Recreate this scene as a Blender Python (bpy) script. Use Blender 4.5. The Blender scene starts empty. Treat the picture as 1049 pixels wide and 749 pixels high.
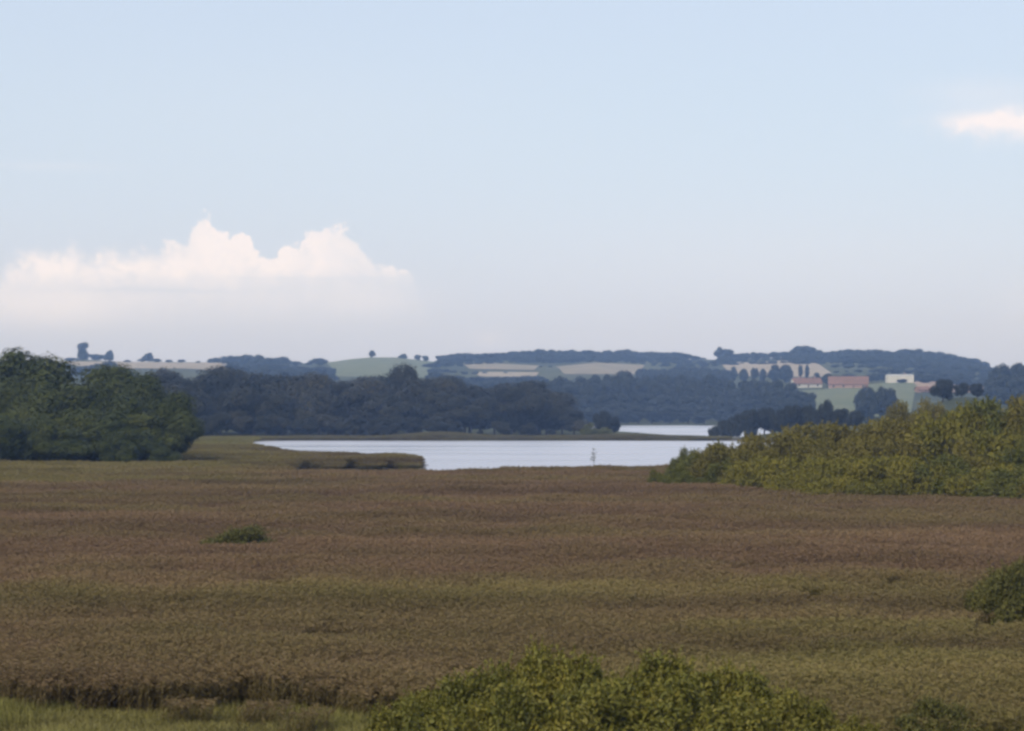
import bpy, math, numpy as np
from mathutils import Vector

# ------------------------------------------------------------------ basics
RS = np.random.RandomState
F = 2366.0            # focal length in photograph pixels (1049 wide)
CX, HY = 524.5, 415.0 # optical axis column, eye-level row
EYE = 10.0
R = math.radians
sc = bpy.context.scene
COL = sc.collection

def px2x(px, Y): return (px - CX) / F * Y
def py2z(py, Y): return EYE - (py - HY) / F * Y

def smooth(a, b, x):
    t = np.clip((np.asarray(x, float) - a) / (b - a), 0, 1)
    return t * t * (3 - 2 * t)

class Noise2:
    """smooth value noise, a few octaves"""
    def __init__(self, seed):
        self.t = RS(seed).rand(256, 256)
    def v(self, x, y):
        x = np.asarray(x, float); y = np.asarray(y, float)
        xi = np.floor(x).astype(int); yi = np.floor(y).astype(int)
        fx = x - xi; fy = y - yi
        fx = fx * fx * (3 - 2 * fx); fy = fy * fy * (3 - 2 * fy)
        t = self.t
        g = lambda i, j: t[(xi + i) % 256, (yi + j) % 256]
        return (g(0, 0) * (1 - fx) + g(1, 0) * fx) * (1 - fy) + (g(0, 1) * (1 - fx) + g(1, 1) * fx) * fy
    def fbm(self, x, y, o=4):
        s = 0; a = .5; n = 0
        for k in range(o):
            s = s + a * self.v(np.asarray(x) * 2 ** k + 17.3 * k, np.asarray(y) * 2 ** k + 9.1 * k); n += a; a *= .5
        return s / n

N1, N2, N3 = Noise2(1), Noise2(2), Noise2(3)

# ------------------------------------------------------------------ materials
def new_mat(name):
    m = bpy.data.materials.new(name); m.use_nodes = True
    nt = m.node_tree
    for n in list(nt.nodes): nt.nodes.remove(n)
    out = nt.nodes.new('ShaderNodeOutputMaterial')
    return m, nt, out

def leaf_mat(name, cols, trans=.25, attr=None, rough=.6, objvar=.25):
    """cols: list of rgb the leaves range over; per-leaf 'tone' attribute and per-plant random pick between them"""
    m, nt, out = new_mat(name); L = nt.links; N = nt.nodes
    a = N.new('ShaderNodeAttribute'); a.attribute_name = 'tone'
    oi = N.new('ShaderNodeObjectInfo')
    mx = N.new('ShaderNodeMath'); mx.operation = 'MULTIPLY_ADD'
    mx.inputs[1].default_value = objvar
    L.new(oi.outputs['Random'], mx.inputs[0]); 
    sc_ = N.new('ShaderNodeMath'); sc_.operation = 'MULTIPLY'; sc_.inputs[1].default_value = 1 - objvar
    L.new(a.outputs['Fac'], sc_.inputs[0]); L.new(sc_.outputs[0], mx.inputs[2])
    r = N.new('ShaderNodeValToRGB'); e = r.color_ramp.elements
    e[0].position = 0; e[0].color = (*cols[0], 1); e[1].position = 1; e[1].color = (*cols[-1], 1)
    for i, c in enumerate(cols[1:-1]):
        q = e.new((i + 1) / (len(cols) - 1)); q.color = (*c, 1)
    L.new(mx.outputs[0], r.inputs[0])
    p = N.new('ShaderNodeBsdfPrincipled'); p.inputs['Roughness'].default_value = rough
    p.inputs['Specular IOR Level'].default_value = .18
    L.new(r.outputs[0], p.inputs['Base Color'])
    t = N.new('ShaderNodeBsdfTranslucent'); L.new(r.outputs[0], t.inputs[0])
    ms = N.new('ShaderNodeMixShader'); ms.inputs[0].default_value = trans
    L.new(p.outputs[0], ms.inputs[1]); L.new(t.outputs[0], ms.inputs[2]); L.new(ms.outputs[0], out.inputs[0])
    return m

def flat_mat(name, col, rough=.8, noise=.0, scale=1.0, col2=None, spec=.3):
    m, nt, out = new_mat(name); L = nt.links; N = nt.nodes
    p = N.new('ShaderNodeBsdfPrincipled'); p.inputs['Roughness'].default_value = rough
    p.inputs['Specular IOR Level'].default_value = spec
    c2 = col2 or tuple(c * .6 for c in col)
    g = N.new('ShaderNodeNewGeometry')
    n = N.new('ShaderNodeTexNoise'); n.inputs['Scale'].default_value = scale; n.inputs['Detail'].default_value = 5
    L.new(g.outputs['Position'], n.inputs['Vector'])
    r = N.new('ShaderNodeValToRGB')
    r.color_ramp.elements[0].position = .35; r.color_ramp.elements[0].color = (*c2, 1)
    r.color_ramp.elements[1].position = .65; r.color_ramp.elements[1].color = (*col, 1)
    L.new(n.outputs[0], r.inputs[0]); L.new(r.outputs[0], p.inputs['Base Color'])
    L.new(p.outputs[0], out.inputs[0])
    return m

def instanced_mat(name, brown, green, trans=.2, var=.5):
    """plants of the marsh: the instancer's own 'green' value says how green the stand is"""
    m, nt, out = new_mat(name); L = nt.links; N = nt.nodes
    a = N.new('ShaderNodeAttribute'); a.attribute_type = 'INSTANCER'; a.attribute_name = 'green'
    t_ = N.new('ShaderNodeAttribute'); t_.attribute_name = 'tone'
    mix = N.new('ShaderNodeMix'); mix.data_type = 'RGBA'
    L.new(a.outputs['Fac'], mix.inputs['Factor'])
    mix.inputs['A'].default_value = (*brown, 1); mix.inputs['B'].default_value = (*green, 1)
    hsv = N.new('ShaderNodeHueSaturation')
    mr = N.new('ShaderNodeMapRange'); mr.inputs['To Min'].default_value = 1 - var; mr.inputs['To Max'].default_value = 1 + var
    sh = N.new('ShaderNodeAttribute'); sh.attribute_type = 'INSTANCER'; sh.attribute_name = 'stand'
    ml = N.new('ShaderNodeMath'); ml.operation = 'MULTIPLY'; L.new(sh.outputs['Fac'], ml.inputs[1])
    L.new(t_.outputs['Fac'], mr.inputs['Value']); L.new(mr.outputs[0], ml.inputs[0]); L.new(ml.outputs[0], hsv.inputs['Value'])
    L.new(mix.outputs['Result'], hsv.inputs['Color'])
    p = N.new('ShaderNodeBsdfPrincipled'); p.inputs['Roughness'].default_value = .7
    p.inputs['Specular IOR Level'].default_value = .1
    L.new(hsv.outputs[0], p.inputs['Base Color'])
    t = N.new('ShaderNodeBsdfTranslucent'); L.new(hsv.outputs[0], t.inputs[0])
    ms = N.new('ShaderNodeMixShader'); ms.inputs[0].default_value = trans
    L.new(p.outputs[0], ms.inputs[1]); L.new(t.outputs[0], ms.inputs[2]); L.new(ms.outputs[0], out.inputs[0])
    return m

M = {}
M['thicket'] = leaf_mat('thicket_leaf', [(.022, .032, .006), (.050, .062, .010), (.098, .104, .018)], trans=.12, objvar=.35)
M['wood']    = leaf_mat('wood_leaf', [(.011, .014, .010), (.028, .029, .017), (.066, .058, .032)], trans=.12, objvar=.5)
M['far']     = leaf_mat('far_leaf_hazed', [(.020, .027, .026), (.029, .038, .035), (.040, .049, .044)], trans=.12)  # part of the distance haze is put into this bluish leaf colour
M['dark']    = leaf_mat('dark_leaf', [(.014, .017, .010), (.021, .024, .013), (.030, .032, .017)])
M['willow_y'] = leaf_mat('yellow_willow_leaf', [(.125, .124, .020), (.195, .176, .026), (.265, .226, .034)])
M['willow_o'] = leaf_mat('olive_willow_leaf', [(.125, .112, .021), (.175, .150, .029), (.235, .196, .040)])
M['willow_g'] = leaf_mat('green_willow_leaf', [(.080, .090, .018), (.130, .134, .024), (.195, .186, .034)])
M['bush']    = leaf_mat('bush_leaf', [(.095, .102, .020), (.170, .160, .028), (.265, .225, .042)], rough=.5)
M['reed_bush'] = leaf_mat('reed_bush_leaf', [(.070, .074, .020), (.112, .110, .027), (.175, .155, .040)])
M['bark']    = flat_mat('bark', (.10, .08, .06), .9, scale=3, col2=(.05, .04, .03))
M['reed_leaf']  = instanced_mat('reed_leaf', (.162, .114, .056), (.176, .154, .044), trans=.35, var=.12)
M['reed_plume'] = instanced_mat('reed_plume', (.205, .134, .076), (.198, .162, .060), trans=.35, var=.12)
M['grass']   = instanced_mat('grass_blade', (.180, .140, .060), (.200, .185, .052))
M['stubble'] = flat_mat('stubble', (.24, .20, .14), .9, scale=.05, col2=(.15, .135, .095))
M['pale_stubble'] = flat_mat('pale_stubble', (.32, .265, .20), .9, scale=.05, col2=(.21, .18, .135))
M['pasture'] = flat_mat('pasture', (.130, .135, .068), .9, scale=.05, col2=(.085, .105, .046))
M['ploughed'] = flat_mat('ploughed', (.25, .17, .125), .9, scale=.03, col2=(.30, .22, .16))
M['tile']    = flat_mat('red_roof_tile', (.19, .10, .068), .8, scale=.4, col2=(.14, .082, .058))
M['render']  = flat_mat('white_render', (.62, .59, .52), .8, scale=.3, col2=(.55, .53, .46))
M['brickw']  = flat_mat('brick_wall', (.36, .24, .19), .9, scale=.5, col2=(.30, .19, .15))
M['greyroof'] = flat_mat('grey_roof_sheet', (.45, .45, .44), .7, scale=.3, col2=(.38, .38, .37))
M['window']  = flat_mat('dark_window', (.03, .035, .04), .15, scale=1, spec=.6)
M['wooddoor'] = flat_mat('painted_door', (.16, .08, .05), .6, scale=1)

# ground
def ground_mat():
    m, nt, out = new_mat('ground_soil_and_meadow'); L = nt.links; N = nt.nodes
    g = N.new('ShaderNodeNewGeometry')
    n1 = N.new('ShaderNodeTexNoise'); n1.inputs['Scale'].default_value = .006; n1.inputs['Detail'].default_value = 7
    n2 = N.new('ShaderNodeTexNoise'); n2.inputs['Scale'].default_value = .8; n2.inputs['Detail'].default_value = 5
    L.new(g.outputs['Position'], n1.inputs['Vector']); L.new(g.outputs['Position'], n2.inputs['Vector'])
    a = N.new('ShaderNodeAttribute'); a.attribute_name = 'upland'
    r1 = N.new('ShaderNodeValToRGB'); e = r1.color_ramp.elements
    e[0].position = .38; e[0].color = (.035, .042, .020, 1); e[1].position = .62; e[1].color = (.075, .08, .036, 1)
    L.new(n1.outputs[0], r1.inputs[0])
    r2 = N.new('ShaderNodeValToRGB'); e = r2.color_ramp.elements
    e[0].position = .3; e[0].color = (.045, .036, .024, 1); e[1].position = .7; e[1].color = (.10, .082, .045, 1)
    L.new(n2.outputs[0], r2.inputs[0])
    mix = N.new('ShaderNodeMix'); mix.data_type = 'RGBA'
    L.new(a.outputs['Fac'], mix.inputs['Factor']); L.new(r2.outputs[0], mix.inputs['A']); L.new(r1.outputs[0], mix.inputs['B'])
    p = N.new('ShaderNodeBsdfPrincipled'); p.inputs['Roughness'].default_value = .95; p.inputs['Specular IOR Level'].default_value = .1
    L.new(mix.outputs['Result'], p.inputs['Base Color']); L.new(p.outputs[0], out.inputs[0])
    return m
M['ground'] = ground_mat()

def water_mat():
    m, nt, out = new_mat('rippled_water'); L = nt.links; N = nt.nodes
    g = N.new('ShaderNodeNewGeometry')
    mp = N.new('ShaderNodeMapping'); mp.inputs['Scale'].default_value = (1, 1, 1)
    L.new(g.outputs['Position'], mp.inputs['Vector'])
    n = N.new('ShaderNodeTexNoise'); n.inputs['Scale'].default_value = .9; n.inputs['Detail'].default_value = 4
    L.new(mp.outputs[0], n.inputs['Vector'])
    b = N.new('ShaderNodeBump'); b.inputs['Strength'].default_value = .25; b.inputs['Distance'].default_value = .35
    L.new(n.outputs[0], b.inputs['Height'])
    gl = N.new('ShaderNodeBsdfGlossy'); gl.inputs['Color'].default_value = (.96, .905, .90, 1); gl.inputs['Roughness'].default_value = .30
    mp2 = N.new('ShaderNodeMapping'); mp2.inputs['Scale'].default_value = (.012, .035, 1); L.new(g.outputs['Position'], mp2.inputs['Vector'])
    n3 = N.new('ShaderNodeTexNoise'); n3.inputs['Scale'].default_value = 1; n3.inputs['Detail'].default_value = 5; L.new(mp2.outputs[0], n3.inputs['Vector'])
    rr_ = N.new('ShaderNodeMapRange'); rr_.inputs['From Min'].default_value = .35; rr_.inputs['From Max'].default_value = .65
    rr_.inputs['To Min'].default_value = .22; rr_.inputs['To Max'].default_value = .36; L.new(n3.outputs[0], rr_.inputs['Value']); L.new(rr_.outputs[0], gl.inputs['Roughness'])
    df = N.new('ShaderNodeBsdfDiffuse'); df.inputs['Color'].default_value = (.06, .07, .08, 1)
    ms = N.new('ShaderNodeMixShader'); ms.inputs[0].default_value = .86
    L.new(b.outputs[0], gl.inputs['Normal']); L.new(df.outputs[0], ms.inputs[1]); L.new(gl.outputs[0], ms.inputs[2]); L.new(ms.outputs[0], out.inputs[0])
    return m
M['water'] = water_mat()

# ------------------------------------------------------------------ mesh helpers
def raw_mesh(name, V, Q, mats, mi=None, tone=None):
    """V (n,3), Q (m,4) or (m,3) index array"""
    me = bpy.data.meshes.new(name)
    V = np.ascontiguousarray(V, np.float32); Q = np.ascontiguousarray(Q, np.int32)
    k = Q.shape[1]
    me.vertices.add(len(V)); me.vertices.foreach_set('co', V.ravel())
    me.loops.add(Q.size); me.loops.foreach_set('vertex_index', Q.ravel())
    me.polygons.add(len(Q)); me.polygons.foreach_set('loop_start', np.arange(0, Q.size, k, dtype=np.int32))
    try: me.polygons.foreach_set('loop_total', np.full(len(Q), k, np.int32))
    except Exception: pass
    for m in mats: me.materials.append(m)
    if mi is not None: me.polygons.foreach_set('material_index', np.ascontiguousarray(mi, np.int32))
    if tone is not None:
        at = me.attributes.new('tone', 'FLOAT', 'FACE'); at.data.foreach_set('value', np.ascontiguousarray(tone, np.float32))
    me.update(calc_edges=True)
    return me

def nrm(a): return a / np.maximum(np.linalg.norm(a, axis=-1, keepdims=True), 1e-9)

def leaf_quads(C, n, ax, L, W, droop=0.0, fat=.45):
    """kite-shaped leaves: centre C, face normal n, long axis ax"""
    n = nrm(n); ax = nrm(ax - n * np.sum(ax * n, 1, keepdims=True)); s = np.cross(n, ax)
    L = L[:, None]; W = W[:, None]
    base = C - ax * L * .5
    tip = C + ax * L * .5 - n * L * droop
    mid = C + ax * L * (fat - .5) + n * L * droop * .6
    V = np.stack([base, mid + s * W * .5, tip, mid - s * W * .5], 1)
    return V

def quads_mesh(name, V4, mats, tone=None, mi=None):
    n = len(V4)
    return raw_mesh(name, V4.reshape(-1, 3), np.arange(n * 4).reshape(n, 4), mats, mi, tone)

def tubes(paths, sides=6):
    """paths: list of (pts (k,3), radii (k)). returns V,Q of all tubes"""
    VV, QQ, o = [], [], 0
    for pts, rad in paths:
        pts = np.asarray(pts, float); k = len(pts)
        d = nrm(np.gradient(pts, axis=0))
        ref = np.where(np.abs(d[:, 2:3]) > .9, np.array([[1., 0, 0]]), np.array([[0, 0, 1.]]))
        u = nrm(np.cross(d, ref)); w = np.cross(d, u)
        a = np.linspace(0, 2 * np.pi, sides, endpoint=False)
        ring = pts[:, None] + (u[:, None] * np.cos(a)[None, :, None] + w[:, None] * np.sin(a)[None, :, None]) * np.asarray(rad)[:, None, None]
        VV.append(ring.reshape(-1, 3))
        for i in range(k - 1):
            for j in range(sides):
                j2 = (j + 1) % sides
                QQ.append((o + i * sides + j, o + i * sides + j2, o + (i + 1) * sides + j2, o + (i + 1) * sides + j))
        o += k * sides
    return np.concatenate(VV), np.array(QQ)

def link(name, data, parent=None, loc=None):
    o = bpy.data.objects.new(name, data); COL.objects.link(o)
    if parent is not None: o.parent = parent
    if loc is not None: o.location = loc
    return o

def tag(o, label=None, cat=None, group=None, kind=None):
    if label: o['label'] = label
    if cat: o['category'] = cat
    if group: o['group'] = group
    if kind: o['kind'] = kind
    return o

# ------------------------------------------------------------------ plants
def rand_dirs(r, n):
    v = r.normal(size=(n, 3)); return nrm(v)

def crown_mesh(name, seed, mat, h=15., rad=5., low=.12, n_lobes=26, lobe=(.28, .42), leaf=.34, n_leaf=9000, up=.45, top_flat=1.0, jit=.38, boxy=False):
    """broadleaf crown: overlapping leaf clumps over an uneven dome, built of small leaf faces"""
    r = RS(seed)
    z0 = h * low; hz = (h - z0) / 2
    # lobes
    cs, rr = [], []
    for i in range(n_lobes):
        d = rand_dirs(r, 1)[0]
        q = r.uniform(.35, .78)
        lr = rad * r.uniform(*lobe)
        c = np.array([d[0] * rad * q, d[1] * rad * q, d[2] * hz * q * top_flat])
        shrink = 1 - .35 * max(0, c[2] / hz) ** 2
        c[:2] *= shrink
        if boxy: c = np.array([d[0] * rad * .42, d[1] * rad * .42, r.uniform(-.85, .62) * hz]); lr = rad * r.uniform(.5, .62)
        cs.append(c + [0, 0, z0 + hz]); rr.append(lr)
    cs.append(np.array([0, 0, z0 + hz])); rr.append(min(rad, hz) * .62)
    cs = np.array(cs); rr = np.array(rr)
    # clumps on lobes
    w = rr ** 2; w = w / w.sum()
    idx = r.choice(len(rr), size=n_leaf * 3, p=w)
    d = rand_dirs(r, len(idx))
    bump = 1 + .16 * np.sin(d[:, 0] * 7 + idx * 1.7) * np.sin(d[:, 1] * 6 + idx) + .10 * np.sin(d[:, 2] * 13 + idx * .7 + d[:, 0] * 9)
    P = cs[idx] + d * (rr[idx] * bump * r.uniform(.84, 1.06, len(idx)))[:, None] * np.array([1, 1, .9])
    # keep the outer ones
    dist = np.linalg.norm(P[:, None] - cs[None], axis=2) / rr[None]
    dist[np.arange(len(idx)), idx] = 9
    keep = (dist.min(1) > .82) & (P[:, 2] > z0 * .5)
    P, d, idx = P[keep][:n_leaf], d[keep][:n_leaf], idx[keep][:n_leaf]
    n = nrm(d + np.array([0, 0, up]) + r.normal(size=d.shape) * jit)
    ax = rand_dirs(r, len(P)) + np.array([0, 0, -.3])
    L = leaf * r.uniform(.7, 1.5, len(P)); W = L * r.uniform(.6, .9, len(P))
    V = leaf_quads(P, n, ax, L, W)
    tone = np.clip(r.normal(.45, .2, len(P)) + (r.rand(len(rr))[idx] - .5) * .5, 0, 1)
    # inner leaf mass: looser, bigger leaves so the crown is not see-through
    m = n_leaf // 5
    idx2 = r.choice(len(rr), size=m, p=w); d2 = rand_dirs(r, m)
    P2 = cs[idx2] + d2 * (rr[idx2] * r.uniform(.3, .8, m))[:, None]
    L2 = leaf * 2.4 * r.uniform(.8, 1.3, m)
    V2 = leaf_quads(P2, d2 + r.normal(size=d2.shape) * .4, rand_dirs(r, m), L2, L2 * .9)
    V = np.concatenate([V, V2]); tone = np.concatenate([tone, np.clip(r.normal(.45, .2, m), 0, 1)])
    return quads_mesh(name, V, [mat], tone), cs, rr

def trunk_mesh(name, seed, h, cs, rr, r0):
    r = RS(seed + 99)
    top = h * .55
    k = 6; t = np.linspace(0, 1, k)
    lean = r.normal(size=2) * .03 * h
    pts = np.stack([lean[0] * t ** 2, lean[1] * t ** 2, -.6 + t * (top + .6)], 1)
    paths = [(pts, r0 * (1.25 - .85 * t))]
    for c in cs[::3]:
        s = pts[r.randint(2, k - 1)]
        e = s + (c - s) * .85
        mid = (s + e) / 2 + [0, 0, -.06 * h * r.rand()]
        paths.append((np.array([s, mid, e]), np.array([r0 * .45, r0 * .3, r0 * .12])))
    V, Q = tubes(paths, 6)
    return raw_mesh(name, V, Q, [M['bark']])

class Proto:
    """meshes of one kind of plant, parts: list of (name, mesh)"""
    def __init__(self, parts, h, w): self.parts, self.h, self.w = parts, h, w

def tree_proto(seed, mat, h=15., rad=5., r0=.32, **k):
    c, cs, rr = crown_mesh('crown', seed, mat, h, rad, **k)
    t = trunk_mesh('trunk', seed, h, cs, rr, r0)
    me = np.empty(len(c.vertices) * 3, np.float32); c.vertices.foreach_get('co', me); me = me.reshape(-1, 3)
    return Proto([('trunk', t), ('crown', c)], np.percentile(me[:, 2], 99.3), np.percentile(np.abs(me[:, :2]), 99) * 2)

def plant(name, proto, loc, h, w=None, rz=0., label=None, cat='tree', group=None):
    """a plant thing: an Empty at its base with its parts as children (meshes shared between plants)"""
    o = bpy.data.objects.new(name, None); COL.objects.link(o)
    s = h / proto.h; sw = s if w is None else w / proto.w
    o.location = loc; o.rotation_euler = (0, 0, rz); o.scale = (sw, sw, s)
    o.empty_display_size = .5
    tag(o, label, cat, group)
    for pn, me in proto.parts:
        c = bpy.data.objects.new(pn, me); COL.objects.link(c); c.parent = o
    return o

def shrub_proto(seed, mat, h=4., rad=3., n_leaf=16000, leaf=(.30, .10), n_lobes=24, lobe=(.22, .36), sprays=170, spray_len=.65, up=.6, stem=.06):
    """willow-like shrub: clumps of narrow leaves, upright shoots breaking the outline, stems below"""
    r = RS(seed)
    cs, rr = [], []
    for i in range(n_lobes):
        a = r.uniform(0, 2 * np.pi); q = math.sqrt(r.uniform(0, 1)) * .8
        top = h * (1 - .45 * q ** 2) * r.uniform(.5, .86)
        cs.append([math.cos(a) * rad * q, math.sin(a) * rad * q, top * r.uniform(.35, 1)]); rr.append(rad * r.uniform(*lobe))
    cs = np.array(cs); rr = np.array(rr); w = rr ** 2 / (rr ** 2).sum()
    idx = r.choice(len(rr), size=n_leaf, p=w); d = rand_dirs(r, n_leaf)
    bump = 1 + .18 * np.sin(d[:, 0] * 8 + idx * 1.7) * np.sin(d[:, 1] * 7 + idx) + .12 * np.sin(d[:, 2] * 15 + idx)
    P = cs[idx] + d * (rr[idx] * bump * r.uniform(.55, 1.06, n_leaf))[:, None]
    P = np.where(P[:, 2:3] < .1, P * [1, 1, 0] + [0, 0, .15] + r.rand(n_leaf, 1) * [0, 0, .8], P)
    out = nrm(P - np.array([0, 0, h * .15]))
    ax = out * .8 + np.array([0, 0, up]) + r.normal(size=P.shape) * .55
    n = nrm(d * .6 + np.array([0, 0, .35]) + r.normal(size=P.shape) * .6)
    L = leaf[0] * r.uniform(.7, 1.4, n_leaf); W = leaf[1] * r.uniform(.7, 1.4, n_leaf)
    V = [leaf_quads(P, n, ax, L, W, droop=.12)]
    T = [np.clip(r.normal(.45, .22, n_leaf) + (r.rand(len(rr))[idx] - .5) * .6, 0, 1)]
    # shoots
    paths = []
    for i in range(sprays):
        j = r.choice(len(rr), p=w); d1 = rand_dirs(r, 1)[0]; d1[2] = abs(d1[2]) * .9 + .15; d1 = d1 / np.linalg.norm(d1)
        b = cs[j] + d1 * rr[j] * .8
        g = nrm((d1 + [0, 0, up * 1.2] + r.normal(size=3) * .25)[None])[0]
        ln = spray_len * r.uniform(.5, 1.3)
        k = int(10 * ln / .8) + 5
        t = np.linspace(.1, 1, k)
        pts = b + g * (t * ln)[:, None] + np.array([0, 0, -.12 * ln]) * (t ** 2)[:, None]
        side = rand_dirs(r, k)
        a2 = nrm(g + side * .8)
        L2 = leaf[0] * r.uniform(.6, 1.1, k) * (1 - .4 * t); W2 = leaf[1] * r.uniform(.7, 1.1, k)
        V.append(leaf_quads(pts + a2 * L2[:, None] * .4, nrm(side * .5 + [0, 0, .5] + r.normal(size=side.shape) * .4), a2, L2, W2, droop=.15))
        T.append(np.clip(r.normal(.6, .2, k), 0, 1))
        if i % 4 == 0: paths.append((np.array([b, b + g * ln * .5, pts[-1]]), np.array([.012, .008, .004])))
    fol = quads_mesh('foliage', np.concatenate(V), [mat], np.concatenate(T))
    base = []
    for i in range(min(14, len(cs))):
        e = cs[i]; s = np.array([e[0] * .15, e[1] * .15, -.3])
        base.append((np.array([s, (s + e) / 2 + [0, 0, .1 * h], e]), np.array([stem, stem * .7, stem * .35])))
    Vt, Qt = tubes(base + paths, 5)
    st = raw_mesh('stem', Vt, Qt, [M['bark']])
    z = np.concatenate(V)[:, :, 2].max()
    return Proto([('stem', st), ('foliage', fol)], z, rad * 2)

# ------------------------------------------------------------------ the land
LX = np.array([200, 250, 258, 300, 400, 422, 430, 432, 500, 560, 640, 680, 760, 800, 840.])
LN = np.array([640, 600, 475, 411, 386, 366, 335, 283, 291, 300, 310, 312, 330, 420, 600.])
LFAR = np.array([560, 560, 632, 648, 648, 648, 648, 648, 648, 648, 648, 648, 640, 600, 560.])
SX = np.array([560, 600, 637, 700, 730, 760, 790.])
SN = np.array([1040, 900, 850, 725, 682, 690, 800.])
SF = np.array([1080, 1120, 1127, 1127, 1127, 1110, 1000.])
CRX = np.array([0, 60, 85, 130, 200, 250, 300, 340, 360, 380, 405, 440, 470, 520, 600, 700, 735, 800, 900, 950, 1000, 1049])
CRY = np.array([370, 371, 367.5, 370, 370.5, 371, 372, 370, 367.5, 366, 366, 370, 369, 367, 366, 367.5, 368, 366, 366, 368, 375, 380.])
YC = 2700.0

def ground_z(X, Y):
    X = np.asarray(X, float); Y = np.asarray(Y, float)
    px = X / np.maximum(Y, 1) * F + CX
    z = np.full(np.broadcast(X, Y).shape, .35)
    s1 = np.minimum(Y - np.interp(px, LX, LN), np.interp(px, LX, LFAR) - Y)
    s1 = np.where((px < 200) | (px > 840), -20, s1)
    s2 = np.minimum(Y - np.interp(px, SX, SN), np.interp(px, SX, SF) - Y)
    s2 = np.where((px < 560) | (px > 790), -20, s2)
    s = np.maximum(s1, s2)
    z = z - 1.6 * np.clip((s + 2) / 10, 0, 1)
    z = z + .25 * smooth(8, 35, -s) * smooth(640, 670, Y)          # drier land beyond the lake
    t = np.clip((Y - 1180) / (YC - 1180), 0, 1.0)
    zc = EYE + (HY - np.interp(px, CRX, CRY)) / F * YC
    hill = (zc - 1) * t ** 1.12
    hill = hill - np.clip((Y - YC) / 1500, 0, 1) * 30 - np.where(t > 0, (N1.fbm(X / 240, Y / 240) - .5) * 5 * t * (1 - t) * 2, 0)
    z = z + hill
    z = z + 12.5 * np.exp(-((px - 990) / 75) ** 2 - ((Y - 860) / 130) ** 2)      # a knoll behind the willow scrub
    # the bank the viewer stands on
    z = z + 8.0 * (1 - smooth(-2, 46, Y))
    return z

def gz(X, Y): return float(ground_z(np.array([X]), np.array([Y]))[0])

def dist_at(px, py):
    """distance at which the hillside shows at that row"""
    Y = np.linspace(1200, YC, 800); z = ground_z(px2x(px, Y), Y)
    row = HY - (z - EYE) / Y * F
    row = np.minimum.accumulate(row)
    return float(np.interp(-py, -row, Y))

def build_ground():
    Y = np.concatenate([np.linspace(-60, 60, 40), 60 * (4200 / 60) ** np.linspace(0, 1, 420)[1:]])
    u = np.linspace(-.46, .46, 400)
    YY, UU = np.meshgrid(Y, u, indexing='ij'); XX = UU * (np.maximum(YY, 0) + 130)
    Z = ground_z(XX, YY)
    V = np.stack([XX, YY, Z], -1).reshape(-1, 3)
    nr, nc = len(Y), len(u)
    i = np.arange(nr * nc).reshape(nr, nc)
    Q = np.stack([i[:-1, :-1], i[:-1, 1:], i[1:, 1:], i[1:, :-1]], -1).reshape(-1, 4)
    me = raw_mesh('ground', V, Q, [M['ground']])
    at = me.attributes.new('upland', 'FLOAT', 'POINT')
    at.data.foreach_set('value', smooth(640, 700, YY).ravel().astype(np.float32))
    for p in me.polygons: p.use_smooth = True
    tag(link('ground', me), 'marsh ground rising to low hills', 'ground', kind='structure')
build_ground()

# the water sheet
V = np.array([[-330, 240, 0], [330, 240, 0], [420, 1200, 0], [-420, 1200, 0.]])
tag(link('water', raw_mesh('water', V, np.array([[0, 1, 2, 3]]), [M['water']])), 'pale still lake water', 'water', kind='structure')

# fields on the hillside
def field(name, top, bot, mat, lift=.5, n=40, m=10):
    tx = np.array(top, float); bx = np.array(bot, float)
    xs = np.linspace(max(tx[0, 0], bx[0, 0]), min(tx[-1, 0], bx[-1, 0]), n)
    V = []
    for x in xs:
        y1 = dist_at(x, np.interp(x, tx[:, 0], tx[:, 1])); y0 = dist_at(x, np.interp(x, bx[:, 0], bx[:, 1]))
        q = (x - xs[0]) / (xs[-1] - xs[0]); e = float(smooth(0, .10, q) * smooth(0, .07, 1 - q)); y0 = y1 + (y0 - y1) * (.12 + .88 * e)
        for k in range(m):
            Y = y0 + (y1 - y0) * k / (m - 1); X = px2x(x, Y); V.append((X, Y, gz(X, Y) + lift))
    i = np.arange(n * m).reshape(n, m)
    Q = np.stack([i[:-1, :-1], i[1:, :-1], i[1:, 1:], i[:-1, 1:]], -1).reshape(-1, 4)
    o = link(name, raw_mesh(name, np.array(V), Q, [mat]))
    for p in o.data.polygons: p.use_smooth = True
    return tag(o, name.replace('_', ' ') + ' on the far hillside', 'field', kind='structure')

field('stubble_field', [(62, 371), (110, 370.5), (180, 372), (245, 372)], [(62, 374), (120, 378), (180, 378), (245, 380)], M['pale_stubble'])
field('green_field', [(335, 372), (360, 368.3), (380, 366.6), (405, 366.6), (445, 371)], [(335, 386), (445, 388)], M['pasture'])
field('stubble_field', [(474, 373), (500, 372.5), (552, 375)], [(474, 378.5), (552, 380)], M['stubble'], lift=.6)
field('stubble_field', [(485, 381.5), (552, 382)], [(485, 386), (552, 388)], M['pale_stubble'], lift=.6)
field('stubble_field', [(570, 376), (610, 372), (660, 374.5)], [(570, 384), (660, 384)], M['stubble'], lift=.6)
field('stubble_field', [(735, 371), (765, 372), (800, 370), (835, 371), (852, 383)], [(735, 378), (765, 386), (852, 387)], M['pale_stubble'], lift=.6)
field('green_field', [(822, 401), (860, 398), (905, 393), (940, 393)], [(815, 428), (950, 428)], M['pasture'], lift=.6)
field('ploughed_field', [(936, 392), (968, 391), (1015, 392)], [(936, 402), (1015, 404)], M['ploughed'], lift=.8)

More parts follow.
